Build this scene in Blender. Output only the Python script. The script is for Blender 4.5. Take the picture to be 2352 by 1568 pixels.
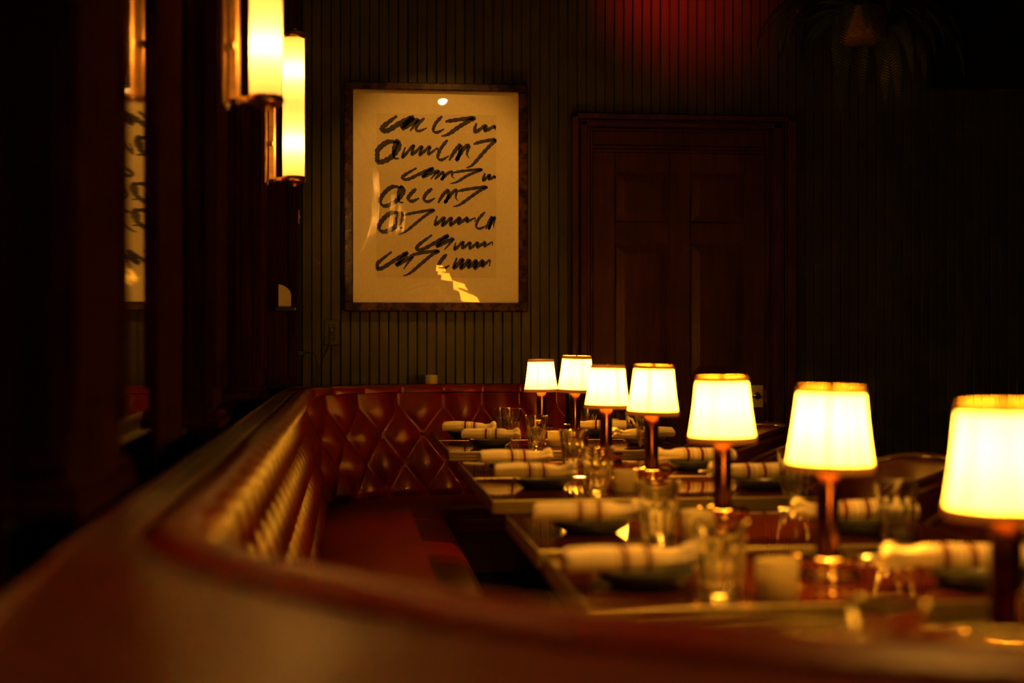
import bpy, bmesh, math, random
from mathutils import Vector, Matrix
PI = math.pi
random.seed(7)
for o in list(bpy.data.objects):
    bpy.data.objects.remove(o, do_unlink=True)
sc = bpy.context.scene
C = sc.collection

# ------------------------------------------------------------------ camera, world, exposure
CAMZ = 1.155
cd = bpy.data.cameras.new('camera'); cam = bpy.data.objects.new('camera', cd); C.objects.link(cam)
cam.location = (0, 0, CAMZ); cam.rotation_euler = (PI/2, 0, math.radians(-6.5))
cd.lens = 50; cd.sensor_width = 36; cd.clip_start = .05
cd.dof.use_dof = True; cd.dof.focus_distance = 7.1; cd.dof.aperture_fstop = 2.0
sc.camera = cam
w = bpy.data.worlds.new('world'); sc.world = w; w.use_nodes = True
w.node_tree.nodes['Background'].inputs[0].default_value = (.02, .006, .003, 1)
w.node_tree.nodes['Background'].inputs[1].default_value = .05
sc.view_settings.view_transform = 'Standard'; sc.view_settings.look = 'None'
sc.view_settings.exposure = 0; sc.view_settings.gamma = 1; sc.view_settings.use_curve_mapping = False
sc.cycles.use_light_tree = False
sc.cycles.sample_clamp_indirect = 30.0
sc.cycles.max_bounces = 9; sc.cycles.diffuse_bounces = 2; sc.cycles.glossy_bounces = 3
sc.cycles.light_sampling_threshold = .008
sc.cycles.transmission_bounces = 8; sc.cycles.transparent_max_bounces = 10

# lamp light: power and colour of every fitting in the room
WARM = (1, .37, .02)
LAMP_W = 17.0        # bulb of a table lamp
SCONCE_W = 2.6      # each of two bulbs in a wall sconce
PICTURE_W = 95      # ceiling spot on the framed print
RED_W = 30          # red ceiling spot by the door

# ------------------------------------------------------------------ helpers
def tag(o, label=None, cat=None, group=None, kind=None):
    if label: o['label'] = label
    if cat: o['category'] = cat
    if group: o['group'] = group
    if kind: o['kind'] = kind
    return o
def thing(name, loc=(0, 0, 0), rz=0, label=None, cat=None, group=None):
    o = bpy.data.objects.new(name, None); C.objects.link(o)
    o.location = loc; o.rotation_euler = (0, 0, rz); o.empty_display_size = .05
    return tag(o, label, cat, group)
def put(name, me, parent=None, loc=(0, 0, 0), rot=(0, 0, 0), scale=(1, 1, 1)):
    o = bpy.data.objects.new(name, me); C.objects.link(o)
    if parent: o.parent = parent
    o.location = loc; o.rotation_euler = rot; o.scale = scale
    return o
class MB:
    def __init__(s): s.v = []; s.f = []; s.uv = None
    def box(s, a, b, bev=0):
        x0, y0, z0 = a; x1, y1, z1 = b
        if bev <= 0:
            n = len(s.v)
            s.v += [(x0,y0,z0),(x1,y0,z0),(x1,y1,z0),(x0,y1,z0),(x0,y0,z1),(x1,y0,z1),(x1,y1,z1),(x0,y1,z1)]
            s.f += [tuple(n+i for i in q) for q in ((3,2,1,0),(4,5,6,7),(0,1,5,4),(1,2,6,5),(2,3,7,6),(3,0,4,7))]
            return s
        bm = bmesh.new()
        r = bmesh.ops.create_cube(bm, size=1)
        for v in bm.verts:
            v.co = Vector(((x0+x1)/2+v.co.x*(x1-x0), (y0+y1)/2+v.co.y*(y1-y0), (z0+z1)/2+v.co.z*(z1-z0)))
        bmesh.ops.bevel(bm, geom=bm.edges[:], offset=bev, segments=1, affect='EDGES', profile=.5)
        s.add_bm(bm); return s
    def add_bm(s, bm):
        n = len(s.v); bm.verts.index_update()
        s.v += [tuple(v.co) for v in bm.verts]
        s.f += [tuple(n+v.index for v in f.verts) for f in bm.faces]
        bm.free(); return s
    def lathe(s, prof, n=32, c=(0, 0, 0), mod=None, axis='z', close=True):
        b = len(s.v); m = len(prof)
        for j, (r, z) in enumerate(prof):
            for i in range(n):
                t = 2*PI*i/n; rr = r if mod is None else mod(r, z, t)
                p = (rr*math.cos(t), rr*math.sin(t), z)
                if axis == 'x': p = (z, rr*math.cos(t), rr*math.sin(t))
                if axis == 'y': p = (rr*math.cos(t), z, -rr*math.sin(t))
                s.v.append((c[0]+p[0], c[1]+p[1], c[2]+p[2]))
        for j in range(m-1):
            for i in range(n):
                k = (i+1) % n
                s.f.append((b+j*n+i, b+j*n+k, b+(j+1)*n+k, b+(j+1)*n+i))
        if close:
            s.f.append(tuple(b+i for i in range(n-1, -1, -1)))
            s.f.append(tuple(b+(m-1)*n+i for i in range(n)))
        return s
    def tube(s, pts, r, n=8):
        b = len(s.v); pts = [Vector(p) for p in pts]; m = len(pts)
        rs = r if isinstance(r, (list, tuple)) else [r]*m
        for j, p in enumerate(pts):
            d = (pts[min(j+1, m-1)]-pts[max(j-1, 0)]).normalized()
            up = Vector((0, 0, 1)) if abs(d.z) < .9 else Vector((1, 0, 0))
            a = d.cross(up).normalized(); c = d.cross(a).normalized()
            for i in range(n):
                t = 2*PI*i/n; s.v.append(tuple(p+a*(rs[j]*math.cos(t))+c*(rs[j]*math.sin(t))))
        for j in range(m-1):
            for i in range(n):
                k = (i+1) % n
                s.f.append((b+j*n+i, b+(j+1)*n+i, b+(j+1)*n+k, b+j*n+k))
        s.f.append(tuple(b+i for i in range(n))); s.f.append(tuple(b+(m-1)*n+i for i in range(n-1, -1, -1)))
        return s
    def grid(s, rows, closed=False):
        b = len(s.v); n = len(rows[0])
        for r in rows: s.v += [tuple(p) for p in r]
        for j in range(len(rows)-1):
            for i in range(n if closed else n-1):
                k = (i+1) % n
                s.f.append((b+j*n+i, b+j*n+k, b+(j+1)*n+k, b+(j+1)*n+i))
        return s
    def mesh(s, name, mat, smooth=None, fixn=True):
        me = bpy.data.meshes.new(name); me.from_pydata(s.v, [], s.f)
        if fixn:
            bm = bmesh.new(); bm.from_mesh(me); bmesh.ops.recalc_face_normals(bm, faces=bm.faces[:]); bm.to_mesh(me); bm.free()
        me.materials.append(mat)
        if smooth is not None:
            me.polygons.foreach_set('use_smooth', [True]*len(me.polygons))
            me.set_sharp_from_angle(angle=math.radians(smooth))
        me.update(); return me
    def build(s, name, mat, parent=None, loc=(0, 0, 0), smooth=None, rot=(0, 0, 0), fixn=True):
        return put(name, s.mesh(name, mat, smooth, fixn), parent, loc, rot)
def box(name, a, b, mat, parent=None, bev=0): return MB().box(a, b, bev).build(name, mat, parent)

# ------------------------------------------------------------------ materials
def nodes(name):
    m = bpy.data.materials.new(name); m.use_nodes = True
    nt = m.node_tree; return m, nt, nt.nodes['Principled BSDF']
def setp(b, **k):
    for kk, v in k.items(): b.inputs[kk.replace('_', ' ')].default_value = v
def pbr(name, col, rough=.5, metal=0, var=0, scale=20, bump=0, bscale=60, col2=None, coat=0, stretch=(1, 1, 1), spec=.5, detail=4):
    m, nt, b = nodes(name); N = nt.nodes; L = nt.links
    setp(b, Roughness=rough, Metallic=metal); b.inputs['Base Color'].default_value = (*col, 1)
    b.inputs['Coat Weight'].default_value = coat; b.inputs['Coat Roughness'].default_value = .06
    b.inputs['Specular IOR Level'].default_value = spec
    if var or bump or col2:
        tc = N.new('ShaderNodeTexCoord'); mp = N.new('ShaderNodeMapping'); mp.inputs['Scale'].default_value = stretch
        L.new(tc.outputs['Object'], mp.inputs[0])
    if var or col2:
        nz = N.new('ShaderNodeTexNoise'); nz.inputs['Scale'].default_value = scale; nz.inputs['Detail'].default_value = detail
        L.new(mp.outputs[0], nz.inputs[0])
        cr = N.new('ShaderNodeValToRGB'); e = cr.color_ramp.elements
        e[0].position = .35; e[1].position = .65
        c2 = col2 if col2 else tuple(c*(1-var) for c in col)
        c1 = col if col2 else tuple(min(1, c*(1+var)) for c in col)
        e[0].color = (*c2, 1); e[1].color = (*c1, 1)
        L.new(nz.outputs['Fac'], cr.inputs[0]); L.new(cr.outputs[0], b.inputs['Base Color'])
    if bump:
        n2 = N.new('ShaderNodeTexNoise'); n2.inputs['Scale'].default_value = bscale; n2.inputs['Detail'].default_value = 3
        L.new(mp.outputs[0], n2.inputs[0])
        bp = N.new('ShaderNodeBump'); bp.inputs['Strength'].default_value = bump; bp.inputs['Distance'].default_value = .002
        L.new(n2.outputs['Fac'], bp.inputs['Height']); L.new(bp.outputs[0], b.inputs['Normal'])
    return m
M = {}
M['plank'] = pbr('painted_beadboard', (.030, .025, .018), .55, spec=.35, var=.18, scale=9, bump=.15, bscale=120, stretch=(3, 3, .25))
M['groove'] = pbr('groove_backing', (.012, .01, .008), .8)
M['wood'] = pbr('dark_red_woodwork', (.05, .013, .009), .45, spec=.2, var=.25, scale=6, bump=.1, bscale=80, stretch=(6, 6, .5))
M['pilaster'] = pbr('stained_pilaster_wood', (.022, .006, .0035), .6, spec=.0, var=.3, scale=7, bump=.1, bscale=90, stretch=(8, 8, .4))
M['leather'] = pbr('oxblood_leather', (.165, .006, .004), .31, spec=.4, var=.12, scale=14, bump=.22, bscale=260)
M['leather_top'] = pbr('worn_leather_top', (.095, .012, .006), .38, spec=.6, var=.15, scale=5, bump=.2, bscale=240)
M['brass'] = pbr('aged_brass', (.62, .36, .13), .28, 1, var=.15, scale=30)
M['bronze'] = pbr('polished_copper_bronze', (.15, .06, .035), .2, 1)
M['chrome'] = pbr('polished_copper_chrome', (.95, .74, .45), .06, 1)
M['steel'] = pbr('cutlery_steel', (.85, .8, .7), .22, 1)
M['table'] = pbr('red_brown_lacquer', (.06, .011, .007), .045, var=.3, scale=5, spec=.6, stretch=(1, 9, 1))
M['tabledge'] = pbr('ribbed_edge_metal', (.34, .28, .13), .38, .9)
M['dark'] = pbr('black_iron', (.012, .011, .01), .45, .3)
M['plate'] = pbr('olive_black_stoneware', (.032, .034, .02), .32, var=.3, scale=40)
M['paper'] = pbr('cream_mat_board', (.78, .68, .5), .85, var=.03, scale=60)
M['print'] = pbr('print_sheet', (.70, .59, .4), .85, var=.03, scale=50)
M['ink'] = pbr('brush_ink', (.02, .017, .016), .7, col2=(.05, .04, .035), scale=40)
M['frame'] = pbr('tortoiseshell_frame', (.07, .03, .015), .14, col2=(.012, .006, .005), scale=26, detail=8, coat=.6)
M['floor'] = pbr('dark_floor', (.02, .012, .008), .35, var=.3, scale=4)
M['ceiling'] = pbr('dark_ceiling', (.04, .03, .022), .8, var=.1, scale=4)
M['black'] = pbr('black_plastic', (.01, .009, .008), .5)
M['white'] = pbr('ivory_plastic', (.7, .62, .48), .45)
M['panelblack'] = pbr('black_screen', (.004, .006, .006), .12)
M['wicker'] = pbr('wicker', (.16, .085, .04), .6, var=.4, scale=50, bump=.5, bscale=90, stretch=(1, 1, 4))
M['fern'] = pbr('fern_leaf', (.03, .05, .012), .5, var=.35, scale=12)
M['chairleather'] = pbr('chair_leather', (.06, .008, .007), .33, bump=.1, bscale=200)
M['chairwood'] = pbr('chair_wood', (.06, .02, .012), .22, coat=.4)
M['wax'] = pbr('candle_wax', (.85, .78, .6), .5)

def mirror_mat():
    m, nt, b = nodes('aged_mirror'); setp(b, Metallic=1.0, Roughness=.03); b.inputs['Base Color'].default_value = (.72, .66, .52, 1)
    return m
M['mirror'] = mirror_mat()
def glass_mat():
    m, nt, b = nodes('tumbler_glass'); setp(b, Roughness=.03, IOR=1.5); b.inputs['Transmission Weight'].default_value = 1
    b.inputs['Base Color'].default_value = (.97, .98, .93, 1); return m
M['glass'] = glass_mat()
def frost_mat():
    m, nt, b = nodes('frosted_votive_glass'); N = nt.nodes; L = nt.links
    b.inputs['Base Color'].default_value = (.82, .76, .56, 1); setp(b, Roughness=.35)
    t = N.new('ShaderNodeBsdfTranslucent'); t.inputs[0].default_value = (.85, .78, .55, 1)
    mx = N.new('ShaderNodeMixShader'); mx.inputs[0].default_value = .35
    L.new(b.outputs[0], mx.inputs[1]); L.new(t.outputs[0], mx.inputs[2]); L.new(mx.outputs[0], N['Material Output'].inputs[0]); return m
M['frost'] = frost_mat()
def thin_glass():
    m, nt, b = nodes('print_glazing'); N = nt.nodes; L = nt.links; N.remove(b)
    t = N.new('ShaderNodeBsdfTransparent'); g = N.new('ShaderNodeBsdfGlossy'); g.inputs['Roughness'].default_value = .01
    mx = N.new('ShaderNodeMixShader'); mx.inputs[0].default_value = .085
    L.new(t.outputs[0], mx.inputs[1]); L.new(g.outputs[0], mx.inputs[2]); L.new(mx.outputs[0], N['Material Output'].inputs[0]); return m
M['glazing'] = thin_glass()
def shade_mat(name, tr, df, tw, emit=0, pleat=False):
    m, nt, b = nodes(name); N = nt.nodes; L = nt.links; N.remove(b)
    t = N.new('ShaderNodeBsdfTranslucent'); t.inputs[0].default_value = (*tr, 1)
    d = N.new('ShaderNodeBsdfDiffuse'); d.inputs[0].default_value = (*df, 1)
    mx = N.new('ShaderNodeMixShader'); mx.inputs[0].default_value = tw
    L.new(d.outputs[0], mx.inputs[1]); L.new(t.outputs[0], mx.inputs[2]); out = mx.outputs[0]
    if pleat:   # folds where the cloth lies double let less light through
        tc = N.new('ShaderNodeTexCoord'); sp = N.new('ShaderNodeSeparateXYZ'); L.new(tc.outputs['Object'], sp.inputs[0])
        at = N.new('ShaderNodeMath'); at.operation = 'ARCTAN2'; L.new(sp.outputs['Y'], at.inputs[0]); L.new(sp.outputs['X'], at.inputs[1])
        nz = N.new('ShaderNodeTexNoise'); nz.noise_dimensions = '1D'; nz.inputs['Scale'].default_value = 3.4; nz.inputs['Detail'].default_value = 5; nz.inputs['Roughness'].default_value = .7
        L.new(at.outputs[0], nz.inputs['W'])
        rp = N.new('ShaderNodeValToRGB'); rp.color_ramp.elements[0].position = .36; rp.color_ramp.elements[1].position = .50
        rp.color_ramp.elements[0].color = (.14, .12, .08, 1); rp.color_ramp.elements[1].color = (*tr, 1)
        L.new(nz.outputs['Fac'], rp.inputs[0]); L.new(rp.outputs[0], t.inputs[0])
    if emit:
        e = N.new('ShaderNodeEmission'); e.inputs[0].default_value = (*WARM, 1); e.inputs[1].default_value = emit
        ad = N.new('ShaderNodeAddShader'); L.new(out, ad.inputs[0]); L.new(e.outputs[0], ad.inputs[1]); out = ad.outputs[0]
    L.new(out, N['Material Output'].inputs[0]); return m
M['shade'] = shade_mat('pleated_silk_shade', (.7, .66, .58), (.8, .7, .5), .72, emit=11.0, pleat=True)
M['shadetrim'] = shade_mat('shade_trim_band', (.05, .028, .008), (.5, .3, .1), .3)
M['tubeglass'] = shade_mat('ribbed_opal_tube', (.78, .72, .62), (.7, .62, .5), .6, emit=.3)
def napkin_mat():
    m, nt, b = nodes('striped_linen'); N = nt.nodes; L = nt.links; setp(b, Roughness=.9)
    tc = N.new('ShaderNodeTexCoord'); sp = N.new('ShaderNodeSeparateXYZ'); L.new(tc.outputs['Object'], sp.inputs[0])
    mt = N.new('ShaderNodeMath'); mt.operation = 'DIVIDE'; mt.inputs[1].default_value = .27; L.new(sp.outputs['X'], mt.inputs[0])
    cr = N.new('ShaderNodeValToRGB'); cr.color_ramp.interpolation = 'CONSTANT'
    cream = (.86, .74, .54, 1); red = (.15, .022, .018, 1); tan = (.5, .36, .24, 1)
    st = [(0, cream), (.365, tan), (.38, cream), (.400, red), (.445, cream), (.462, tan), (.478, cream), (.535, tan), (.55, cream), (.572, red), (.617, cream), (.632, tan), (.648, cream)]
    e = cr.color_ramp.elements
    while len(e) < len(st): e.new(.5)
    for i, (p, c) in enumerate(st): e[i].position = p
    for i, (p, c) in enumerate(st): e[i].color = c
    L.new(mt.outputs[0], cr.inputs[0]); L.new(cr.outputs[0], b.inputs['Base Color'])
    nz = N.new('ShaderNodeTexNoise'); nz.inputs['Scale'].default_value = 90; L.new(tc.outputs['Object'], nz.inputs[0])
    bp = N.new('ShaderNodeBump'); bp.inputs['Strength'].default_value = .3; bp.inputs['Distance'].default_value = .003
    L.new(nz.outputs['Fac'], bp.inputs['Height']); L.new(bp.outputs[0], b.inputs['Normal']); return m
M['napkin'] = napkin_mat()
def emit_mat(name, col, s):
    m, nt, b = nodes(name); b.inputs['Emission Color'].default_value = (*col, 1); b.inputs['Emission Strength'].default_value = s
    b.inputs['Base Color'].default_value = (.02, .02, .02, 1); return m
M['spotlens'] = emit_mat('spot_lens_warm', (1, .62, .25), 12)
M['redlens'] = emit_mat('spot_lens_red', (1, .02, .01), 10)

def point(name, loc, watts, parent=None, r=.015, col=WARM):
    l = bpy.data.lights.new(name, 'POINT'); l.energy = watts; l.color = col; l.shadow_soft_size = r
    o = bpy.data.objects.new(name, l); C.objects.link(o); o.location = loc
    if parent: o.parent = parent
    return o

# ------------------------------------------------------------------ room shell
YW = 7.37           # face of the back wall boards
XM = -.41           # mirror plane of the mirrored wall
XP = -.32           # front of its pilasters
DX0, DX1 = 1.152, 2.357   # outer edges of the door casing
DZ = 2.347
CEIL = 3.3
tag(box('floor', (-.6, -2.6, -.1), (4.4, 7.6, 0), M['floor']), kind='structure')
tag(box('ceiling', (-.6, -2.6, CEIL), (4.4, 7.6, CEIL+.1), M['ceiling']), kind='structure')
wb = tag(box('wall_back', (-.6, YW+.014, 0), (4.4, YW+.16, CEIL), M['groove']), kind='structure')
tag(box('wall_right', (4.2, -2.6, 0), (4.4, YW, CEIL), M['plank']), kind='structure')
tag(box('wall_front', (-.6, -2.8, 0), (4.4, -2.6, CEIL), M['plank']), kind='structure')
wl = tag(box('wall_left', (-.6, -2.6, 0), (XM-.012, YW+.014, CEIL), M['wood']), kind='structure')
# beadboard: one child per board
pitch = .0493; bw = .0453
def plank_mesh(h):
    mb = MB(); b = .003
    prof = [(0, .014), (0, b), (b, 0), (bw-b, 0), (bw, b), (bw, .014)]
    mb.v = [(x, y, 0) for x, y in prof]+[(x, y, h) for x, y in prof]
    mb.f = [(i, i+1, i+7, i+6) for i in range(5)]+[(0, 6, 11, 5), tuple(range(5, -1, -1)), tuple(range(6, 12))]
    return mb.mesh('beadboard_plank', M['plank'])
full, short = plank_mesh(CEIL), plank_mesh(CEIL-DZ)
x = -.255+.012
while x < 4.15:
    over = x+bw > DX0+.01 and x < DX1-.01
    put('beadboard_plank', short if over else full, wb, (x, YW, DZ if over else 0))
    x += pitch
# left wall: wainscot boards under the mirrors
wain = MB().box((XM-.013, 0, .05), (XM, .085, .80), .002).mesh('wainscot_board', M['wood'])
y = 2.05
while y < 7.25:
    put('wainscot_board', wain, wl, (0, y, 0)); y += .089
box('chair_rail', (XM-.013, 1.2, .80), (XM+.012, 7.3, .83), M['wood'], wl, .003)

# pilasters between the mirrors
def pilaster(n, y0, y1, label):
    t = tag(thing('trim_%d' % n, (0, y0, .94)), label, None, None, 'structure')
    w_ = y1-y0; h = CEIL-.94
    MB().box((XM-.012, 0, 0), (XP-.012, w_, h), .004).build('pilaster_body', M['pilaster'], t)
    # raised stiles on the front
    for a, b in ((0, .045), (w_-.045, w_)):
        box('front_stile', (XP-.013, a+.003, .10), (XP, b-.003, h-.02), M['pilaster'], t, .004)
    if w_ > .2:
        box('front_panel', (XP-.013, .065, .14), (XP-.005, w_-.065, h-.1), M['pilaster'], t, .003)
    # side facing along the room: panel mould
    if n < 5:
        xm = XM+.01
        for a, b in ((xm, xm+.014), (XP-.038, XP-.024)):
            box('side_mould', (a, -.008, .06), (b, .001, h-.02), M['pilaster'], t, .003)
        box('side_mould', (xm+.014, -.008, .06), (XP-.038, .001, .074), M['pilaster'], t, .003)
    MB().box((XM-.01, -.014, .0), (XP+.008, w_+.014, .028), .006).box((XM-.01, -.008, .028), (XP+.002, w_+.008, .048), .006).build('base_mould', M['pilaster'], t)
    return t
pil = [(-.25, .07), (1.74, 2.13), (3.54, 3.78), (5.30, 5.58)]
for i, (a, b) in enumerate(pil): pilaster(i+1, a, b, None)
t = tag(thing('trim_5', (0, 7.235, .94)), kind='structure')
box('corner_post', (XM-.012, 0, 0), (-.315, YW+.012-7.235, CEIL-.94), M['pilaster'], t, .004)
box('corner_bead', (-.315, .06, 0), (-.262, YW+.012-7.235, CEIL-.94), M['pilaster'], t, .006)
box('base_mould', (XM-.012, -.012, 0), (-.258, .134, .03), M['pilaster'], t, .004)
for a, b in ((2.13, 2.27), (3.08, 3.54), (3.78, 4.02), (5.58, 5.90)):   # flat boards flanking the pilasters
    box('flank_board', (XM-.013, a+.001, .83), (XM+.006, b-.001, CEIL), M['pilaster'], wl, .003)
# mirrors
gaps = [(.07, 1.74, 'tall wall mirror beside the dark pilaster close to the camera'), (2.27, 3.08, 'tall wall mirror holding the reversed image of the framed print'),
        (4.02, 5.30, 'narrow-looking tall wall mirror between the two lit sconces'), (5.90, 7.235, 'tall wall mirror in the corner by the back wall')]
for a, b, lab in gaps:
    t = thing('wall_mirror', (XM, (a+b)/2, .83), 0, lab, 'mirror'); hw = (b-a)/2-.002; h = 2.3
    box('mirror_glass', (-.012, -hw+.008, .01), (.0, hw-.008, h-.01), M['mirror'], t)
    for y0, y1 in ((-hw, -hw+.01), (hw-.01, hw)):
        MB().box((-.012, y0, 0), (.008, y1, h), .003).build('mirror_frame_side', M['pilaster'], t)
    for z0 in (0, h-.012): MB().box((-.012, -hw+.01, z0), (.008, hw-.01, z0+.012), .003).build('mirror_frame_rail', M['pilaster'], t)

# ------------------------------------------------------------------ door
t = tag(thing('door_1', (0, YW, 0)), 'dark red six-panel door in a moulded casing', None, None, 'structure')
lx0, lx1 = 1.263, 2.194; lt = 2.15
box('door_leaf_core', (lx0, .012, .01), (lx1, .03, lt), M['wood'], t)
sx = [lx0, 1.384, 1.675, 1.790, 2.083, lx1]; rz = [.01, .25, .80, .978, 1.669, 1.783, 2.045, lt]
for a, b in ((0, 1), (2, 3), (4, 5)): box('door_stile', (sx[a], -.012, .01), (sx[b], .013, lt), M['wood'], t, .004)
for a, b in ((0, 1), (2, 3), (4, 5), (6, 7)):
    for c, d in ((1, 2), (3, 4)): box('door_rail', (sx[c], -.012, rz[a]), (sx[d], .013, rz[b]), M['wood'], t, .004)
for a, b in ((1, 2), (3, 4), (5, 6)):
    for c, d in ((1, 2), (3, 4)):
        mb = MB(); x0, x1, z0, z1 = sx[c]+.006, sx[d]-.006, rz[a]+.006, rz[b]-.006; q = .045
        mb.v = [(x0, .012, z0), (x1, .012, z0), (x1, .012, z1), (x0, .012, z1),
                (x0+.012, .008, z0+.012), (x1-.012, .008, z0+.012), (x1-.012, .008, z1-.012), (x0+.012, .008, z1-.012),
                (x0+q, -.004, z0+q), (x1-q, -.004, z0+q), (x1-q, -.004, z1-q), (x0+q, -.004, z1-q)]
        for k in (0, 4): mb.f += [(k+i, k+(i+1) % 4, k+4+(i+1) % 4, k+4+i) for i in range(4)]
        mb.f.append((8, 9, 10, 11)); mb.build('raised_panel', M['wood'], t)
box('transom_board', (lx0, -.004, 2.185), (lx1, .03, 2.262), M['wood'], t, .003)
MB().box((lx0, -.022, 2.150), (lx1, .02, 2.166), .004).box((lx0, -.016, 2.166), (lx1, .02, 2.186), .004).build('head_mould', M['wood'], t)
def casing(x0, x1, z0, z1, nm):  # stepped profile
    vert = (z1-z0) > (x1-x0); mb = MB()
    left = (x0+x1)/2 < (DX0+DX1)/2
    st = [(0, .032, .044), (.032, .040, .03), (.046, .050, .036), (.050, .082, .026), (.082, .098, .018), (.098, .111, .030)]
    for a, b, p in st:
        if vert:
            W = x1-x0; k = W/.111
            q0, q1 = (x0+a*k, x0+b*k) if left else (x1-b*k, x1-a*k)
            zt = z1-a*.77
            mb.box((q0, -p, z0), (q1, .012, zt), .003)
        else:
            k = (z1-z0)/.111
            mb.box((x0+a, -p, z1-b*k), (x1-a*1.4, .012, z1-a*k), .003)
    return mb.build(nm, M['wood'], t)
casing(DX0, lx0, 0, DZ, 'door_casing_jamb'); casing(lx1, DX1, 0, DZ, 'door_casing_jamb'); casing(DX0, DX1, 2.262, DZ, 'door_casing_head')
lk = MB().box((2.092, -.022, .806), (2.18, -.012, .924), .003).build('lock_plate', M['white'], t)
MB().lathe([(.0, 0), (.018, 0), (.018, -.012), (.013, -.016), (0, -.016)], 20, (2.142, -.022, .868), axis='y', close=False).build('thumb_turn', M['steel'], lk, smooth=40)
MB().box((2.112, -.046, .858), (2.163, -.036, .868), .003).build('lever', M['steel'], lk)
box('strike_plate', (2.185, -.02, .83), (2.198, -.012, .90), M['brass'], t, .001)

# ------------------------------------------------------------------ banquette
XF, YN, YB = -.10, 1.05, 7.05
RN, RF = .70, .60
def path():
    P = []   # (pos, outward normal, outer point, front point)
    ox, oyn, oyb = -.326, .70, 7.276
    fx, fyn, fyb, r2 = .42, 1.45, 6.50, .12
    cn = Vector((XF+RN, YN+RN)); cf = Vector((XF+RF, YB-RF))
    cn2 = Vector((fx+r2, fyn+r2)); cf2 = Vector((fx+r2, fyb-r2))
    st = .012
    def lin(a, b): return max(2, int(abs(b-a)/st))
    XE, XB = 1.45, 1.09
    n = lin(XE, cn.x)
    for i in range(n):
        u = i/n; x = XE+(cn.x-XE)*u
        P.append((Vector((x, YN)), Vector((0, -1)), Vector((x, oyn)), Vector((XE+(cn2.x-XE)*u, fyn))))
    n = int(RN*PI/2/st)
    for i in range(n):
        a = -PI/2-PI/2*i/n; d = Vector((math.cos(a), math.sin(a)))
        e = 2/1.6   # a flattened, nearly straight diagonal corner
        def se(t_): return Vector((-abs(math.cos(t_))**e, -abs(math.sin(t_))**e))*RN
        q = se(a); g = se(a-.01)-se(a+.01); nn = Vector((g.y, -g.x)).normalized()
        if nn.dot(d) < 0: nn = -nn
        k = min((cn.x-ox)/max(1e-6, -d.x), (cn.y-oyn)/max(1e-6, -d.y))
        P.append((cn+q, nn, cn+d*k, cn2+d*r2))
    n = lin(cn.y, cf.y)
    for i in range(n):
        u = i/n; y = cn.y+(cf.y-cn.y)*u
        P.append((Vector((XF, y)), Vector((-1, 0)), Vector((ox, y)), Vector((fx, cn2.y+(cf2.y-cn2.y)*u))))
    n = int(RF*PI/2/st)
    for i in range(n):
        a = PI-PI/2*i/n; d = Vector((math.cos(a), math.sin(a)))
        k = min((cf.x-ox)/max(1e-6, -d.x), (oyb-cf.y)/max(1e-6, d.y))
        P.append((cf+d*RF, d, cf+d*k, cf2+d*r2))
    n = lin(cf.x, XB)
    for i in range(n+1):
        u = i/n; x = cf.x+(XB-cf.x)*u
        P.append((Vector((x, YB)), Vector((0, 1)), Vector((x, oyb)), Vector((cf2.x+(XB-cf2.x)*u, fyb))))
    return P
P = path()
S = [0]
for i in range(1, len(P)): S.append(S[-1]+(P[i][0]-P[i-1][0]).length)
ban = thing('banquette', (0, 0, 0), 0, 'oxblood leather buttoned banquette wrapping round the tables below the mirrors', 'banquette')
TA = .19; TB = .139; Z1 = .832; ZT = .905; ZS = .375
ph = -(S[-1]-.045)/TA   # a button column just short of the far end
def tuft(s, z):
    """height of the padding above the button plane"""
    a = s/TA+ph; q = (z-Z1)/TB
    if z >= Z1:
        v = abs(math.sin(PI*a)); k = min(1, (z-Z1)/(ZT-Z1))
        return .0426*v**(1-.4*k)*(1-.12*k*k)
    al = a+q/2; be = a-q/2
    v = abs(math.sin(PI*al))*abs(math.sin(PI*be))
    # folds run up into each button: the lower half of a diamond is fuller
    fa = al-math.floor(al); fb = be-math.floor(be)
    up = .5+.5*((1-fa)+fb)/2 if True else 1
    return .046*(v**.5)*(.8+.5*(up-.5))
rows = []
NV = 64
zs = [ZT-(ZT-ZS)*j/NV for j in range(NV+1)]
for z in zs:
    k = (ZT-z)/(ZT-ZS)
    lean = -.125+.24*(ZT-z)
    r = []
    for (p, n, o, f), s in zip(P, S):
        d = tuft(s, z)
        if z < .42: d *= max(.3, (z-ZS)/.045)
        q = p-n*(d+lean-.03)
        r.append((q.x, q.y, z))
    rows.append(r)
# rolled top above the tufting, puckered at each column
roll = [(.0575, .905, 1), (.060, .918, .9), (.066, .930, .7), (.077, .9385, .45), (.090, .9420, .25), (.103, .9415, .12), (.116, .9375, .05), (.129, .931, 0), (.141, .9225, 0), (.149, .914, 0)]
top = []
for off, z, pk in reversed(roll):
    r = []
    for (p, n, o, f), s in zip(P, S):
        v = abs(math.sin(PI*(s/TA+ph)))**.6
        q = p+n*(off+.0375*(1-v)*pk)
        r.append((q.x, q.y, z-.006*(1-v)*pk))
    top.append(r)
MB().grid(top+rows[1:]).build('tufted_back', M['leather'], ban, smooth=70)
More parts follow.
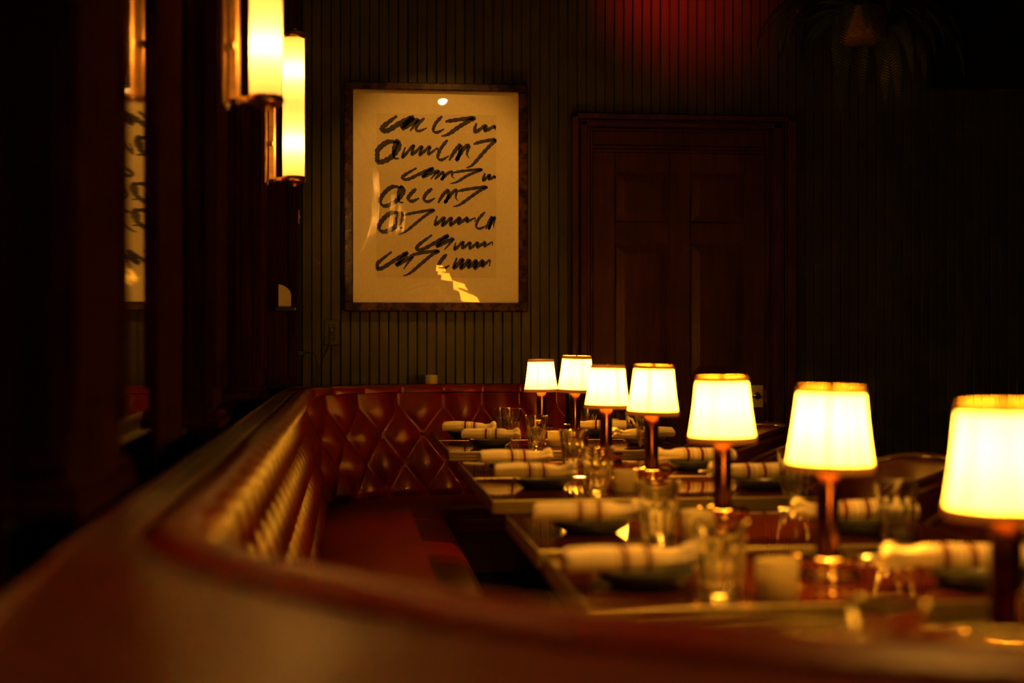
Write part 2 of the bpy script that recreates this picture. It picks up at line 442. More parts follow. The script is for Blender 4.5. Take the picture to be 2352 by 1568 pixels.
# flat ledge behind the roll, its welt and the outer side panel
led, side = [], []
inn = [p+n*.147 for p, n, o, f in P]; out = [o for p, n, o, f in P]
led = [[(q.x, q.y, .923) for q in inn], [(q.x+(o.x-q.x)*.93, q.y+(o.y-q.y)*.93, .924) for q, o in zip(inn, out)], [(o.x, o.y, .914) for o in out]]
MB().grid(led).build('ledge_top', M['leather_top'], ban, smooth=50)
MB().grid([[(o.x, o.y, .914) for o in out], [(o.x, o.y, .02) for o in out]]).build('back_panel', M['leather_top'], ban, smooth=40)
MB().tube([(q.x+(o.x-q.x)*.86, q.y+(o.y-q.y)*.86, .924) for q, o in zip(inn[::2], out[::2])], .005, 6).build('ledge_welt', M['leather'], ban, smooth=60)
MB().tube([(q.x, q.y, .926) for q in [p+n*.152 for p, n, o, f in P[::2]]], .005, 6).build('crease_welt', M['leather'], ban, smooth=60)
# end caps
for e in (0, -1):
    p, n, o, f = P[e]
    a = p-n*.03; mb = MB()
    pts = [(r[e][0], r[e][1], r[e][2]) for r in reversed(rows)]+[(r[e][0], r[e][1], r[e][2]) for r in reversed(top)]+[(o.x, o.y, .914), (o.x, o.y, .02), (p.x, p.y, .02)]
    mb.v = pts; mb.f = [tuple(range(len(pts)))]; mb.build('end_cap', M['leather'], ban)
# seat
prof = [(0, .375), (.05, .392), (.2, .402), (.5, .408), (.8, .405), (.93, .396), (.985, .375), (1.0, .345), (1.0, .30), (.985, .275)]
srow = []
for u, z in prof:
    r = []
    for (p, n, o, f), s in zip(P, S):
        b = p+n*.05; q = b+(f-b)*u; r.append((q.x, q.y, z))
    srow.append(r)
MB().grid(srow[::-1]).build('seat_cushion', M['leather'], ban, smooth=60)
MB().tube([(f.x, f.y, .352) for p, n, o, f in P[::3]], .007, 6).build('seat_welt', M['leather'], ban, smooth=60)
MB().grid([[(f.x-(f.x-p.x)*.06, f.y-(f.y-p.y)*.06, z) for p, n, o, f in P] for z in (.30, .09)]).build('seat_front', M['leather_top'], ban, smooth=40)
MB().grid([[(f.x-(f.x-p.x)*.16, f.y-(f.y-p.y)*.16, z) for p, n, o, f in P] for z in (.09, .0)]).build('toe_kick', M['dark'], ban, smooth=40)
# buttons
bm = bmesh.new(); bmesh.ops.create_uvsphere(bm, u_segments=10, v_segments=6, radius=.0095)
bmb = MB().add_bm(bm).mesh('leather_button', M['leather'], 60)
def at_s(s):
    lo, hi = 0, len(S)-1
    while hi-lo > 1:
        m = (lo+hi)//2
        if S[m] <= s: lo = m
        else: hi = m
    return P[lo]
for row in range(4):
    z = Z1-row*TB; off = .5*(row % 2)
    if z < .43: continue
    k0 = math.ceil(ph)
    for k in range(k0, 4):
        s = (k+off-ph)*TA
        if s < .25 or s > S[-1]-.01: continue
        p, n, o, f = at_s(s); lean = -.125+.24*(ZT-z)
        q = p-n*(lean-.03+.002)
        put('leather_button', bmb, ban, (q.x, q.y, z))

# ------------------------------------------------------------------ tables
TZ = .74; TX0, TX1 = .37, 1.30
TY = [(1.42, 2.00), (2.18, 2.74), (2.80, 3.38), (3.70, 4.28), (4.31, 4.89), (5.36, 5.94), (5.97, 6.55)]
nth_back = ['seventh', 'sixth', 'fifth', 'fourth', 'third', 'second', 'first']
for i, (a, b) in enumerate(TY):
    hx, hy = (TX1-TX0)/2, (b-a)/2
    t = thing('dining_table', ((TX0+TX1)/2, (a+b)/2, 0), 0, 'dark lacquered table with ribbed metal edge, %s counting from the back wall' % nth_back[i], 'table', 'tables in a row along the banquette')
    box('table_top', (-hx+.004, -hy+.004, TZ-.034), (hx-.004, hy-.004, TZ), M['table'], t, .002)
    for nm, a0, b0 in (('edge_band', (-hx, -hy, 0), (hx, -hy+.006, 0)), ('edge_band', (-hx, hy-.006, 0), (hx, hy, 0)), ('edge_band', (-hx, -hy+.006, 0), (-hx+.006, hy-.006, 0)), ('edge_band', (hx-.006, -hy+.006, 0), (hx, hy-.006, 0))):
        mb = MB()
        for z0 in (TZ-.036, TZ-.024, TZ-.012): mb.box((a0[0], a0[1], z0), (b0[0], b0[1], z0+.0115), .002)
        mb.build(nm, M['tabledge'], t)
    MB().lathe([(.035, .03), (.035, TZ-.06), (.11, TZ-.05), (.11, TZ-.034)], 20).build('pedestal_column', M['dark'], t, smooth=40)
    MB().lathe([(.21, 0), (.21, .012), (.06, .03), (.035, .045)], 28).build('pedestal_foot', M['dark'], t, smooth=30)

# ------------------------------------------------------------------ table lamps
SH0, SH1, RB, RT = .190, .334, .075, .0555
def shade_mesh():
    nt_ = 192; rng = random.Random(3)
    deep = [rng.choice([0, 0, 0, 1]) for _ in range(48)]
    rows = []
    for j in range(6):
        k = j/5; z = SH0+(SH1-SH0)*k; r0 = RB+(RT-RB)*k-.0018*math.sin(PI*k)
        row = []
        for i in range(nt_):
            c = i % 4; g = deep[(i//4) % 48]
            d = (0, .0009, .0014, .0009)[c]+(-.0022 if g and c == 0 else 0)
            t = 2*PI*i/nt_+ (.0 if c != 0 else .004*g)
            row.append(((r0+d)*math.cos(t), (r0+d)*math.sin(t), z))
        rows.append(row)
    return MB().grid(rows, True).mesh('lamp_shade', M['shade'], 80)
def band(z0, z1, r0, r1, nm):
    return MB().lathe([(r0-.0012, z0), (r0+.0028, z0), (r1+.0028, z1), (r1-.0012, z1), (r0-.0012, z0)], 64, close=False).mesh(nm, M['shadetrim'], 50)
lm = dict(shade=shade_mesh(), tb=band(SH1-.011, SH1+.002, RT+.0012, RT, 'shade_top_band'), bb=band(SH0-.002, SH0+.012, RB, RB-.0012, 'shade_bottom_band'),
    stem=MB().lathe([(.0215, .036), (.0215, .205), (.018, .212), (.008, .214), (.008, .235), (.012, .237), (.012, .25), (.006, .252)], 32).mesh('lamp_stem', M['bronze'], 35),
    base=MB().lathe([(.0, 0), (.050, 0)]+[(.0505+.0065*math.sin(PI*k/8), .0065-.0065*math.cos(PI*k/8)) for k in range(1, 8)]+[(.0515, .0135), (.0505, .0155), (.0505, .0265), (.0515, .0285)]+[(.0505+.0065*math.sin(PI*k/8), .035-.0065*math.cos(PI*k/8)) for k in range(1, 8)]+[(.047, .0412), (.028, .0425), (.0235, .046), (.0, .046)], 64, close=False).mesh('lamp_base', M['chrome'], 50))
mb = MB().tube([((RT-.002)*math.cos(a), (RT-.002)*math.sin(a), SH1-.004) for a in [2*PI*i/40 for i in range(41)]], .0012, 6)
for a in (0, 2*PI/3, 4*PI/3): mb.tube([(0, 0, SH1-.012), ((RT-.002)*math.cos(a), (RT-.002)*math.sin(a), SH1-.004)], .0011, 6)
mb.lathe([(.007, SH1-.016), (.007, SH1-.006), (.004, SH1+.004)], 12)
lm['spider'] = mb.mesh('shade_ring', M['brass'], 50)
lamps = [(.848, 1.765, 0, 1, ''), (.834, 2.42, 0, 0, ''), (.838, 3.145, 0, 1, ''), (.883, 4.12, .010, 0, ''), (.860, 4.74, 0, 1, ''), (.900, 5.66, .022, 0, ''), (.853, 6.32, 0, 1, '')]
for i, (x, y, dz, rv, ex) in enumerate(lamps):
    t = thing('table_lamp', (x, y, TZ), [1.1, 2.7, .3, 4.4, 5.2, 3.3, 1.9][i], 'lit pleated-shade table lamp on the %s table from the back wall' % nth_back[i], 'lamp', 'table lamps down the row of tables')
    put('lamp_base', lm['base'], t); st = put('lamp_stem', lm['stem'], t); st.scale = (1, 1, 1)
    st.location.z = 0
    sh = put('lamp_shade', lm['shade'], t, (0, 0, dz), (math.radians(random.uniform(-1.5, 1.5)), math.radians(random.uniform(-1.2, 1.2)), 0))
    put('shade_top_band', lm['tb'], sh); put('shade_bottom_band', lm['bb'], sh); put('shade_ring', lm['spider'], sh)
    if dz: st.scale = (1, 1, 1+dz/.23)
    point('lamp_bulb', (0, 0, .272+dz), LAMP_W, t, .016)

# ------------------------------------------------------------------ place settings
plate_me = MB().lathe([(.0, .004), (.045, .004), (.05, 0), (.056, 0), (.062, .004), (.080, .016), (.0865, .027), (.087, .030), (.084, .031), (.080, .028), (.066, .014), (.055, .010), (.0, .009)], 48, close=False).mesh('side_plate', M['plate'], 50)
def tumbler():
    n = 100; NF = 10; out_, H_ = [], .122
    def fl(z, t):
        u = (t*NF/(2*PI)) % 1.0; arch = .084-.016*abs(2*u-1)**2
        k = max(0, min(1, (arch-z)/.01))*max(0, min(1, (z-.004)/.012))
        return -.0046*k*math.sin(PI*u)**.7+.0016*k
    zs_ = [0, .001, .004, .010, .018, .03, .045, .06, .068, .074, .079, .083, .087, .091, .096, .105, .115, H_-.001]
    R = lambda z: .0325+.0135*(z/H_)**.95
    rows = []
    rows.append([(.02*math.cos(2*PI*i/n), .02*math.sin(2*PI*i/n), .0015) for i in range(n)])
    for z in zs_: rows.append([((R(z)-(.0012 if z == 0 else 0)+fl(z, 2*PI*i/n))*math.cos(2*PI*i/n), (R(z)-(.0012 if z == 0 else 0)+fl(z, 2*PI*i/n))*math.sin(2*PI*i/n), z) for i in range(n)])
    rows.append([((R(H_)-.0012)*math.cos(2*PI*i/n), (R(H_)-.0012)*math.sin(2*PI*i/n), H_) for i in range(n)])
    for z in (H_-.001, .11, .09, .07, .05, .03, .02, .015): rows.append([((R(z)-(.0034+.0042*(1-z/H_)))*math.cos(2*PI*i/n), (R(z)-(.0034+.0042*(1-z/H_)))*math.sin(2*PI*i/n), z) for i in range(n)])
    rows.append([(.012*math.cos(2*PI*i/n), .012*math.sin(2*PI*i/n), .0125) for i in range(n)])
    mb = MB().grid(rows, True)
    mb.f.append(tuple(range(n-1, -1, -1))); b = (len(rows)-1)*n; mb.f.append(tuple(range(b, b+n)))
    return mb.mesh('tumbler', M['glass'], 35)
tum_me = tumbler()
def napkin(seed):
    rg = random.Random(seed); n = 40; rows = []
    L_ = .27
    key = [(0, .024, .017), (.02, .0275, .0205), (.3, .029, .022), (.55, .0275, .022), (.70, .023, .020), (.80, .0165, .0165), (.87, .0175, .017), (.94, .0255, .022), (.985, .0245, .021), (1.0, .019, .016)]
    for j in range(33):
        u = j/32
        for a, b in zip(key, key[1:]):
            if a[0] <= u <= b[0]:
                k = (u-a[0])/(b[0]-a[0]); k = k*k*(3-2*k); w_ = a[1]+(b[1]-a[1])*k; h_ = a[2]+(b[2]-a[2])*k; break
        row = []
        fold = .03+.13*max(0, (u-.68)/.32)
        bend = .010*math.sin(PI*u*1.1+seed)*(.3+u); zb = .004*math.sin(PI*2*u+seed)*u
        for i in range(n):
            t = 2*PI*i/n
            m = 1+fold*math.sin(5*t+seed+2*u)+.5*fold*math.sin(9*t+seed*2)
            # overlapping edge of the rolled cloth
            e = ((t-1.0-.25*u) % (2*PI))/(2*PI); m += .07*(1-e)**3*(1 if u < .78 else .3)
            cz = math.sin(t); z = h_*m*cz
            if z < -h_*.82: z = -h_*.82
            row.append((u*L_, bend+w_*m*math.cos(t), z+zb+h_*.82))
        rows.append(row)
    mb = MB().grid(rows, True)
    # tucked, hollow ends
    for e, dx in ((0, .012), (len(rows)-1, -.014)):
        c = Vector((0, 0, 0))
        for p in rows[e]: c += Vector(p)/n
        ring = [(p[0]+dx, c.y+(p[1]-c.y)*.55, c.z+(p[2]-c.z)*.55) for p in rows[e]]
        b = len(mb.v); mb.v += ring
        for i in range(n): mb.f.append((e*n+i, e*n+(i+1) % n, b+(i+1) % n, b+i))
        mb.f.append(tuple(range(b, b+n)))
    return mb.mesh('rolled_napkin', M['napkin'], 60)
nap_me = [napkin(s) for s in (1, 2, 3)]
knife_me = MB().grid([[(x_, w_*math.cos(2*PI*i/12), h_*math.sin(2*PI*i/12)) for i in range(12)] for x_, w_, h_ in ((-.002, .003, .0015), (0, .006, .003), (.01, .0085, .004), (.04, .0075, .004), (.075, .0055, .0035), (.08, .004, .003), (.12, .004, .0012))], True).mesh('table_knife', M['steel'], 50)
vot_me = MB().lathe([(.0, .0), (.031, 0), (.034, .003), (.0345, .058), (.0335, .060), (.0322, .058), (.031, .012), (.0, .010)], 40, close=False).mesh('votive_cup', M['frost'], 50)
wax_me = MB().lathe([(.0, .0105), (.0300, .0125), (.0300, .032), (.012, .030), (.0, .029)], 24, close=False).mesh('candle_wax', M['wax'], 50)
wick_me = MB().tube([(0, 0, .028), (.001, 0, .036), (.0025, 0, .04)], .0009, 6).mesh('wick', M['black'])
def setting(i, side, plate, n0, n1, seed, knife=False):
    who = 'banquette side' if side < 0 else 'chair side'; tn = nth_back[i]
    tag(put('side_plate', plate_me, None, (*plate, TZ+.0003), (0, 0, seed)), 'dark plate under the napkin, %s of the %s table from the back wall' % (who, tn), 'plate', 'plates of the place settings')
    a = math.atan2(n1[1]-n0[1], n1[0]-n0[0])
    cx, cy = (n0[0]+n1[0])/2, (n0[1]+n1[1])/2
    hl = .135*(.86 if side < 0 else 1); x0, y0 = cx-hl*math.cos(a), cy-hl*math.sin(a)
    tag(put('rolled_napkin', nap_me[seed % 3], None, (x0, y0, TZ+.0312), (0, 0, a), (.86 if side < 0 else 1, 1, 1)), 'striped rolled cream napkin, %s of the %s table from the back wall' % (who, tn), 'napkin', 'rolled napkins of the place settings')
    if knife:
        ex, ey = x0+.29*math.cos(a), y0+.29*math.sin(a)
        tag(put('table_knife', knife_me, None, (ex+.01*math.cos(a), ey+.01*math.sin(a), TZ+.0505), (0, 0, a+PI)), 'knife poking from the napkin, %s of the %s table from the back wall' % (who, tn), 'knife', 'knives in the napkins')
def glass(x, y, lab, rz=0):
    tag(put('tumbler', tum_me, None, (x, y, TZ+.0004), (0, 0, rz)), lab, 'glass', 'faceted water tumblers')
def votive(x, y, z, lab):
    t = thing('votive_candle', (x, y, z), 0, lab, 'candle holder', 'frosted votives')
    put('votive_cup', vot_me, t); put('candle_wax', wax_me, t); put('wick', wick_me, t)
# banquette side: plate, outer end and inner end of the napkin
setting(1, -1, (.497, 2.376), (.355, 2.345), (.585, 2.375), 1)
setting(2, -1, (.520, 3.05), (.385, 3.03), (.63, 3.01), 2)
setting(3, -1, (.545, 4.00), (.405, 3.99), (.635, 4.005), 3)
setting(4, -1, (.520, 4.50), (.390, 4.49), (.66, 4.52), 4)
setting(5, -1, (.552, 5.60), (.420, 5.63), (.69, 5.57), 5)
setting(6, -1, (.505, 6.10), (.375, 6.11), (.645, 6.06), 6)
# chair side
setting(1, 1, (1.06, 2.31), (1.16, 2.30), (.89, 2.315), 8, True)
setting(2, 1, (1.10, 2.99), (1.225, 2.985), (.96, 3.0), 9, True)
setting(3, 1, (1.155, 3.90), (1.28, 3.93), (1.0, 3.91), 10, True)
setting(4, 1, (1.11, 4.50), (1.235, 4.505), (.975, 4.48), 11, True)
setting(5, 1, (1.17, 5.60), (1.30, 5.64), (1.03, 5.56), 12, True)
setting(6, 1, (1.10, 6.15), (1.23, 6.12), (.965, 6.18), 13, True)
setting(0, 1, (1.12, 1.72), (1.25, 1.73), (.99, 1.70), 14)
for i, x, y, s in [(0, .600, 1.545, 'b'), (1, .603, 2.275, 'b'), (2, .644, 2.935, 'b'), (3, .688, 3.915, 'b'), (4, .735, 4.66, 'b'), (5, .735, 5.59, 'b'), (6, .672, 6.29, 'b'), (6, .700, 6.18, 'f'),
                   (1, 1.235, 2.50, 'c'), (2, 1.136, 2.865, 'c'), (3, 1.20, 3.755, 'c'), (4, 1.245, 4.70, 'c'), (5, 1.150, 5.44, 'c'), (6, 1.065, 6.33, 'c'), (5, 1.185, 5.83, 'd')]:
    lab = {'b': 'faceted water tumbler on the banquette side of the %s table from the back wall', 'c': 'faceted water tumbler on the chair side of the %s table from the back wall',
           'f': 'faceted tumbler just in front of another on the %s table from the back wall', 'd': 'faceted tumbler behind the chair-side napkin of the %s table from the back wall'}[s] % nth_back[i]
    glass(x, y, lab, x*37)
for i, x, y in [(1, .690, 2.250), (2, .722, 2.915), (3, .755, 3.865), (5, .812, 5.575), (6, 1.190, 6.42)]:
    votive(x, y, TZ+.0004, 'frosted cream votive beside the tumbler on the %s table from the back wall' % nth_back[i])
votive(.41, 7.222, .9255, 'frosted cream votive cup alone on the ledge of the back banquette')

# ------------------------------------------------------------------ sconces
def sconce_meshes():
    NF = 28; n = NF*6
    tubep = MB().lathe([(.040, .0), (.040, .52)], n, mod=lambda r, z, t: r+.0013*abs(math.sin(t*NF/2)), close=False)
    cap = MB().lathe([(.0, 0), (.034, 0), (.044, .006), (.046, .012), (.046, .02), (.042, .026), (.0, .026)], 40, close=False)
    cap.lathe([(.011, -.012), (.013, -.006), (.010, 0)], 16)
    return tubep.mesh('glass_tube', M['tubeglass'], 30), cap.mesh('end_cap', M['brass'], 40)
tb_me, cp_me = sconce_meshes()
slab = ['wall sconce with ribbed glass tube on the pilaster behind the camera', 'wall sconce with ribbed glass tube on the dark pilaster close to the camera',
        'lit ribbed-glass wall sconce on the middle pilaster, its top out of the frame', 'whole lit ribbed-glass brass wall sconce on the pilaster closest to the back wall']
for (a, b), lab in zip(pil, slab):
    t = thing('wall_sconce', (XP, (a+b)/2, 1.747), 0, lab, 'sconce', 'tube sconces on the pilasters')
    cx = .108
    MB().box((0, -.045, 0), (.012, .045, .58), .003).box((.012, -.034, .012), (.042, .034, .568), .006).build('back_plate', M['brass'], t)
    tb = put('glass_tube', tb_me, t, (cx, 0, .032))
    put('end_cap', cp_me, t, (cx, 0, .006)); put('end_cap', cp_me, t, (cx, 0, .578), (PI, 0, 0))
    for z in (.02, .564): box('bracket_arm', (.040, -.012, z-.008), (cx-.03, .012, z+.008), M['brass'], t, .002)
    for z in (.15, .43): MB().lathe([(.007, .008), (.007, .016), (.010, .018), (.010, .026), (.005, .030)], 16, (.006, -.040, z), axis='x').build('mount_knob', M['brass'], t, smooth=40)
    for z in (.155, .43): point('sconce_bulb', (cx, 0, z), SCONCE_W, t, .014, (1, .47, .09))

# ------------------------------------------------------------------ framed print
fx0, fx1, fz0, fz1 = -.030, .916, 1.308, 2.485
ix0, ix1, iz0, iz1 = .016, .868, 1.355, 2.445
t = thing('framed_print', ((fx0+fx1)/2, YW, fz0), 0, 'large framed sheet of loose black brush marks on cream paper', 'picture')
ox, oz = (fx0+fx1)/2, fz0
def L3(x, y, z): return (x-ox, y, z-oz)
for a, b, nm in (((fx0, fz0), (fx1, iz0), 'frame_rail'), ((fx0, iz1), (fx1, fz1), 'frame_rail'), ((fx0, iz0), (ix0, iz1), 'frame_stile'), ((ix1, iz0), (fx1, iz1), 'frame_stile')):
    MB().box(L3(a[0], -.062, a[1]), L3(b[0], -.002, b[1]), .006).build(nm, M['frame'], t)
box('mat_board', L3(ix0, -.022, iz0), L3(ix1, -.004, iz1), M['paper'], t)
px0, px1, pz0, pz1 = .136, .7545, 1.485, 2.328
pr = box('print_sheet', L3(px0, -.0235, pz0), L3(px1, -.0221, pz1), M['print'], t)
# abstract brush marks: loose loops and slashes in rows, not lettering
rg = random.Random(21)
def ribbon(mb, pts, w, y):
    n = len(pts)
    if n < 2: return
    Lp, Rp = [], []
    for i, p in enumerate(pts):
        a = pts[max(0, i-1)]; b = pts[min(n-1, i+1)]
        dx, dz = b[0]-a[0], b[1]-a[1]; l = math.hypot(dx, dz) or 1e-6
        ang = math.atan2(dz, dx); ww = w*(.55+.45*abs(math.sin(ang-2.3)))*(1+.14*math.sin(i*1.7))
        u = i/(n-1); ww *= min(1, .45+6*u)*min(1, .25+3.2*(1-u))
        Lp.append((p[0]-dz/l*ww, p[1]+dx/l*ww)); Rp.append((p[0]+dz/l*ww, p[1]-dx/l*ww))
    b0 = len(mb.v)
    mb.v += [L3(q[0], y, q[1]) for q in Lp]+[L3(q[0], y, q[1]) for q in Rp]
    mb.f += [(b0+i, b0+i+1, b0+n+i+1, b0+n+i) for i in range(n-1)]
rowsp = [(2.262, .05, .97, .052, .0092), (2.128, .0, .98, .064, .0095), (2.008, .22, .98, .034, .0072), (1.900, .04, .90, .05, .0092), (1.768, .03, .99, .055, .0086), (1.652, .34, .98, .044, .0078), (1.556, .0, .98, .054, .0092)]
def spline(k, m=9):
    o = []
    for i in range(len(k)-1):
        p0, p1, p2, p3 = k[max(0, i-1)], k[i], k[i+1], k[min(len(k)-1, i+2)]
        for q in range(m):
            u = q/m
            o.append(tuple(.5*(2*b+(c-a)*u+(2*a-5*b+4*c-d)*u*u+(3*b-a-3*c+d)*u**3) for a, b, c, d in zip(p0, p1, p2, p3)))
    o.append(k[-1]); return o
yy = -.0237
for zc, u0, u1, hh, bw_ in rowsp:
    W = px1-px0; xx = px0+W*u0; xe = px0+W*u1; first = True
    mb = MB()
    while xx < xe-.03:
        kind = rg.choice(['swash', 'ring']) if first else rg.choice(['wave', 'wave', 'arch', 'bar', 'wave', 'hook'])
        sw = {'swash': .17, 'ring': .12, 'wave': rg.uniform(.13, .21), 'arch': .10, 'bar': .13, 'hook': .07}[kind]; sw = min(sw, xe-xx)
        H = hh*rg.uniform(.9, 1.25); k = []
        if kind == 'swash':
            k = [(.35, .9), (.05, .1), (0, -.35), (.2, -.45), (.55, .25), (.85, .75), (.7, .2), (.62, -.25), (.85, .15), (1.05, .45), (.95, -.1), (.88, -.6)]
        elif kind == 'ring':
            k = [(.75, .75), (.35, .8), (.05, .2), (.02, -.5), (.3, -.85), (.7, -.45), (.9, .3), (.78, .8), (.7, .2), (.85, -.5), (1.05, -.6)]
        elif kind == 'wave':
            n = max(2, int(sw/.036)); y0 = rg.uniform(-.2, .1)
            for q in range(n+1):
                u = q/n; k.append((u+.25/n, y0+(.55-.3*u)*rg.uniform(.7, 1.2))); k.append((u+.35/n, y0-(.42-.2*u)*rg.uniform(.6, 1.2)))
        elif kind == 'arch':
            k = [(0, -.5), (.15, .2), (.35, .55), (.42, -.1), (.38, -.5), (.6, .3), (.8, .5), (.85, -.1), (1.05, -.45)]
        elif kind == 'bar':
            k = [(-.1, .62), (.3, .78), (1.0, .92), (.8, .6), (.5, 0), (.15, -.75), (-.1, -.95)]
        else:
            k = [(.5, .9), (.2, .3), (.15, -.3), (.5, -.5), (.95, -.2)]
        pts = spline([(xx+a*sw+b*H*.3+rg.uniform(-.002, .002), zc+b*H+.06*a*sw+rg.uniform(-.002, .002)) for a, b in k])
        pts = [(min(max(p[0], px0+.004), px1-.006), p[1]) for p in pts]
        ribbon(mb, pts, bw_*rg.uniform(.8, 1.25)*(1.2 if first else 1.0), yy); yy -= .00006
        xx += sw+rg.uniform(-.005, .02); first = False
    mb.build('brush_stroke', M['ink'], pr, fixn=False)
for o_ in [c for c in pr.children]: o_.location = (0, 0, 0)
# bowed acrylic glazing
rows_ = []
for j in range(41):
    v = -1+2*j/40; r = []
    for i in range(41):
        u = -1+2*i/40
        r.append(L3((ix0+ix1)/2+u*(ix1-ix0)/2, -.026-.030*(1-u*u)*(1-v*v), (iz0+iz1)/2+v*(iz1-iz0)/2))
    rows_.append(r)
MB().grid(rows_).build('glazing', M['glazing'], t, smooth=80)

# ------------------------------------------------------------------ small things on the back wall
t = thing('wall_outlet', (-.092, YW, 1.135), 0, 'black outlet plate with a plugged-in cord below the framed print', 'outlet')
box('cover_plate', (-.040, -.008, 0), (.040, 0, .132), M['black'], t, .003)
for z in (.028, .078): box('socket', (-.016, -.012, z), (.016, -.007, z+.028), M['dark'], t, .002)
box('plug', (-.011, -.034, .066), (.013, -.010, .092), M['black'], t, .004)
MB().tube([(0, -.03, .07), (-.006, -.034, .04), (-.018, -.03, -.01), (-.042, -.025, -.06), (-.055, -.02, -.09), (-.066, -.02, -.14), (-.072, -.03, -.20)], .003, 6).build('cord', M['black'], t, smooth=60)
t = thing('charger_cable', (-.262, YW-.05, 1.085), 0, 'black cable with a small plug looping down the corner post', 'cable')
box('plug', (.0, -.012, 0), (.038, .012, .022), M['black'], t, .003)
MB().tube([(.036, 0, .012), (.07, 0, .014), (.088, 0, 0), (.096, .005, -.04), (.1, .01, -.09), (.098, .01, -.155)], .003, 6).build('cord', M['black'], t, smooth=60)
t = thing('switch_plate', (-.262, 7.335, 1.755), 0, 'small ivory plate on the corner post near the back wall', 'plate')
box('cover_plate', (0, -.016, 0), (.005, .016, .07), M['white'], t, .001); box('toggle', (.004, -.004, .028), (.009, .004, .042), M['white'], t, .001)
# cream box on its little shelf in the corner
t = thing('corner_shelf', (-.36, 7.16, 1.305), 0, 'little dark shelf in the corner beside the mirror', 'shelf')
box('shelf_board', (-.008, -.05, 0), (.085, .073, .022), M['dark'], t, .003); box('shelf_lip', (.085, -.05, .006), (.094, .06, .018), M['brass'], t, .002)
mb = MB(); pf = [(0, 0), (.06, 0), (.06, .062), (.055, .078), (.042, .094), (.022, .106), (0, .112)]
mb.v = [(x_, -.03, z_) for x_, z_ in pf]+[(x_, .03, z_) for x_, z_ in pf]; n_ = len(pf)
mb.f = [tuple(range(n_)), tuple(range(2*n_-1, n_-1, -1))]+[(i, (i+1) % n_, n_+(i+1) % n_, n_+i) for i in range(n_)]
t = thing('rounded_box', (-.352, 7.17, 1.3275), 0, 'small cream box with a rounded shoulder on the corner shelf', 'box')
mb.build('case', M['white'], t, smooth=40); box('foot', (.004, -.026, -.0003), (.054, .026, .003), M['black'], t)
# dark panel high on the wall
t = thing('wall_screen', (3.36, YW, 2.51), 0, 'black panel high on the back wall with a thin brass lower edge', 'screen')
box('screen_face', (-.265, -.05, .006), (.265, -.004, .72), M['panelblack'], t, .004)
for a, b in (((-.275, -.056, -.004), (.275, -.002, .006)), ((-.275, -.056, .72), (.275, -.002, .73))): box('brass_edge', a, b, M['brass'], t, .002)
for s in (-1, 1): box('side_edge', (min(s*.265, s*.275), -.056, .006), (max(s*.265, s*.275), -.002, .72), M['dark'], t, .002)

# ------------------------------------------------------------------ hanging fern
t = thing('hanging_fern', (2.49, 6.72, 2.62), 0, 'fern in a wicker basket hanging from the ceiling beyond the door', 'plant')
def wick(r, z, th): return r+.003*math.sin(th*24+(z*220))
MB().lathe([(.0, 0), (.112, 0), (.122, .012), (.126, .05), (.124, .10), (.118, .15), (.120, .158), (.108, .162), (.09, .155), (.0, .14)], 72, mod=wick, close=False).build('basket', M['wicker'], t, smooth=60)
MB().tube([(0, 0, .14), (0, 0, CEIL-2.62)], .004, 6).build('hanging_cord', M['dark'], t)
for k in range(3):
    a = 2*PI*k/3; MB().tube([(.108*math.cos(a), .108*math.sin(a), .155), (0, 0, .42)], .0025, 6).build('hanger_strand', M['dark'], t)
rf = random.Random(5)
for k in range(40):
    a = 2*PI*k*.381966+rf.uniform(-.2, .2); ln = rf.uniform(.42, .72); up = rf.uniform(.15, .95)
    mb = MB(); pts = []
    N_ = 22; p = Vector((.05*math.cos(a), .05*math.sin(a), .15)); el = up
    for j in range(N_+1):
        pts.append(p.copy()); p = p+Vector((math.cos(a)*math.cos(el), math.sin(a)*math.cos(el), math.sin(el)))*(ln/N_); el -= (1.9+up*.6)/N_; el = max(el, -1.45)
    mb.tube(pts, [.0022*(1-.7*j/N_) for j in range(N_+1)], 4)
    sd = Vector((-math.sin(a), math.cos(a), 0))
    for j in range(2, N_*2):
        q = j/(N_*2); i0 = min(N_-1, int(q*N_)); c = pts[i0].lerp(pts[i0+1], q*N_-i0); d = (pts[i0+1]-pts[i0]).normalized()
        l = .055*math.sin(PI*min(1, .12+q*.9))**.7*(1-.25*q)+.006
        for s in (-1, 1):
            v = (sd*s+d*.35+Vector((0, 0, -.25))).normalized(); b0 = len(mb.v); wv = d*.0055
            mb.v += [tuple(c-wv), tuple(c+v*l*.55-wv*.9), tuple(c+v*l), tuple(c+v*l*.55+wv*.9), tuple(c+wv)]
            mb.f.append((b0, b0+1, b0+2, b0+3, b0+4))
    mb.build('frond', M['fern'], t, fixn=False)

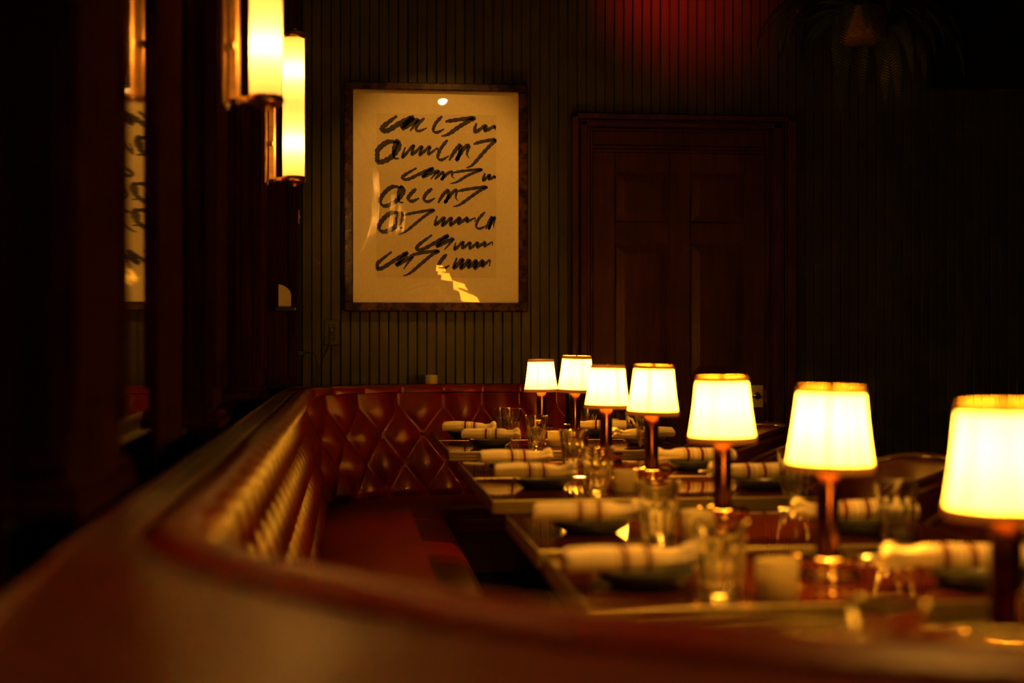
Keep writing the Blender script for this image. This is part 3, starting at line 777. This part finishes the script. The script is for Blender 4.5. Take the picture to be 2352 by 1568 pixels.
# ------------------------------------------------------------------ chairs
def chair(i, x, y, lab):
    t = thing('tub_chair', (x, y, 0), 0, lab, 'chair', 'tub chairs along the tables')
    R_ = .25; nA = 40; a0, a1 = -PI*.68, PI*.68
    ring = lambda r, z: [(r*math.cos(a0+(a1-a0)*k/nA), r*math.sin(a0+(a1-a0)*k/nA), z(abs(2*k/nA-1))) for k in range(nA+1)]
    zt = lambda q: .80-.10*max(0, q-.35)**1.5/.5
    rows = [ring(R_+.02, lambda q: .40), ring(R_+.03, lambda q: .62), ring(R_+.028, lambda q: zt(q)-.01), ring(R_+.012, zt), ring(R_-.012, zt), ring(R_-.022, lambda q: zt(q)-.015), ring(R_-.03, lambda q: .6), ring(R_-.028, lambda q: .43)]
    MB().grid(rows).build('backrest', M['chairleather'], t, smooth=50)
    MB().tube([(p[0], p[1], p[2]+.008) for p in ring(R_, zt)], .013, 10).build('top_rail', M['chairwood'], t, smooth=60)
    MB().lathe([(.0, .39), (.235, .39), (.245, .41), (.245, .44), (.22, .465), (.0, .47)], 40, close=False).build('seat', M['chairleather'], t, smooth=50)
    for k in range(4):
        a = PI/4+PI/2*k; MB().tube([(.18*math.cos(a), .18*math.sin(a), .40), (.215*math.cos(a), .215*math.sin(a), .0)], [.019, .012], 10).build('leg', M['chairwood'], t, smooth=60)
for i, y in ((1, 2.46), (2, 3.10), (3, 3.97), (4, 4.72), (5, 5.62)):
    chair(i, 1.52, y, 'dark leather tub chair drawn up to the %s table from the back wall' % nth_back[i])

# ------------------------------------------------------------------ ceiling spots
TABLE_FILL_W = 85  # unseen spots added over the tables to brighten the place settings
def spot(x, y, target, watts, col, size, lens, lab, r=.03, blend=.6):
    t = thing('ceiling_spotlight', (x, y, CEIL), 0, lab, 'spotlight', 'ceiling spotlights')
    d = (Vector(target)-Vector((x, y, CEIL-.16))).normalized()
    q = d.to_track_quat('-Z', 'Y').to_euler()
    MB().lathe([(.05, 0), (.05, -.02), (.012, -.024), (.012, -.09)], 20).build('ceiling_mount', M['black'], t, smooth=40)
    h = MB().lathe([(.03, .07), (.045, .05), (.045, -.06), (.041, -.06), (.040, -.035), (.0, -.035)], 28, close=False).build('spot_head', M['black'], t, (0, 0, -.14), 40, q)
    MB().lathe([(.0, -.0352), (.0395, -.0352), (.0395, -.037), (.0, -.038)], 24, close=False).build('lens', lens, h)
    l = bpy.data.lights.new('spot_beam', 'SPOT'); l.energy = watts; l.color = col; l.spot_size = math.radians(size); l.spot_blend = blend; l.shadow_soft_size = r
    o = bpy.data.objects.new('spot_beam', l); C.objects.link(o); o.parent = h; o.location = (0, 0, -.045)
spot(.62, 5.35, (.44, YW, 1.86), PICTURE_W, (1, .43, .055), 34, M['spotlens'], 'black ceiling spotlight trained on the framed print')
spot(1.66, 6.55, (1.76, YW, 3.06), RED_W, (1, .012, .008), 80, M['redlens'], 'red ceiling spotlight above the door', .02, 1.0)
for x, y, tx, wd, sz, lab in ((.70, 1.35, .62, TABLE_FILL_W, 70, 'above the tables by the camera'), (1.1, 2.55, .85, TABLE_FILL_W*1.8, 54, 'above the second and third tables'), (1.1, 4.1, .86, TABLE_FILL_W*1.5, 52, 'above the middle of the table row'), (1.1, 5.45, .86, TABLE_FILL_W*1.0, 44, 'above the far tables')):
    spot(x, y, (tx, y+.1, .8), wd, (1, .41, .045), sz, M['spotlens'], 'added unseen fill spotlight '+lab, .03, .7)
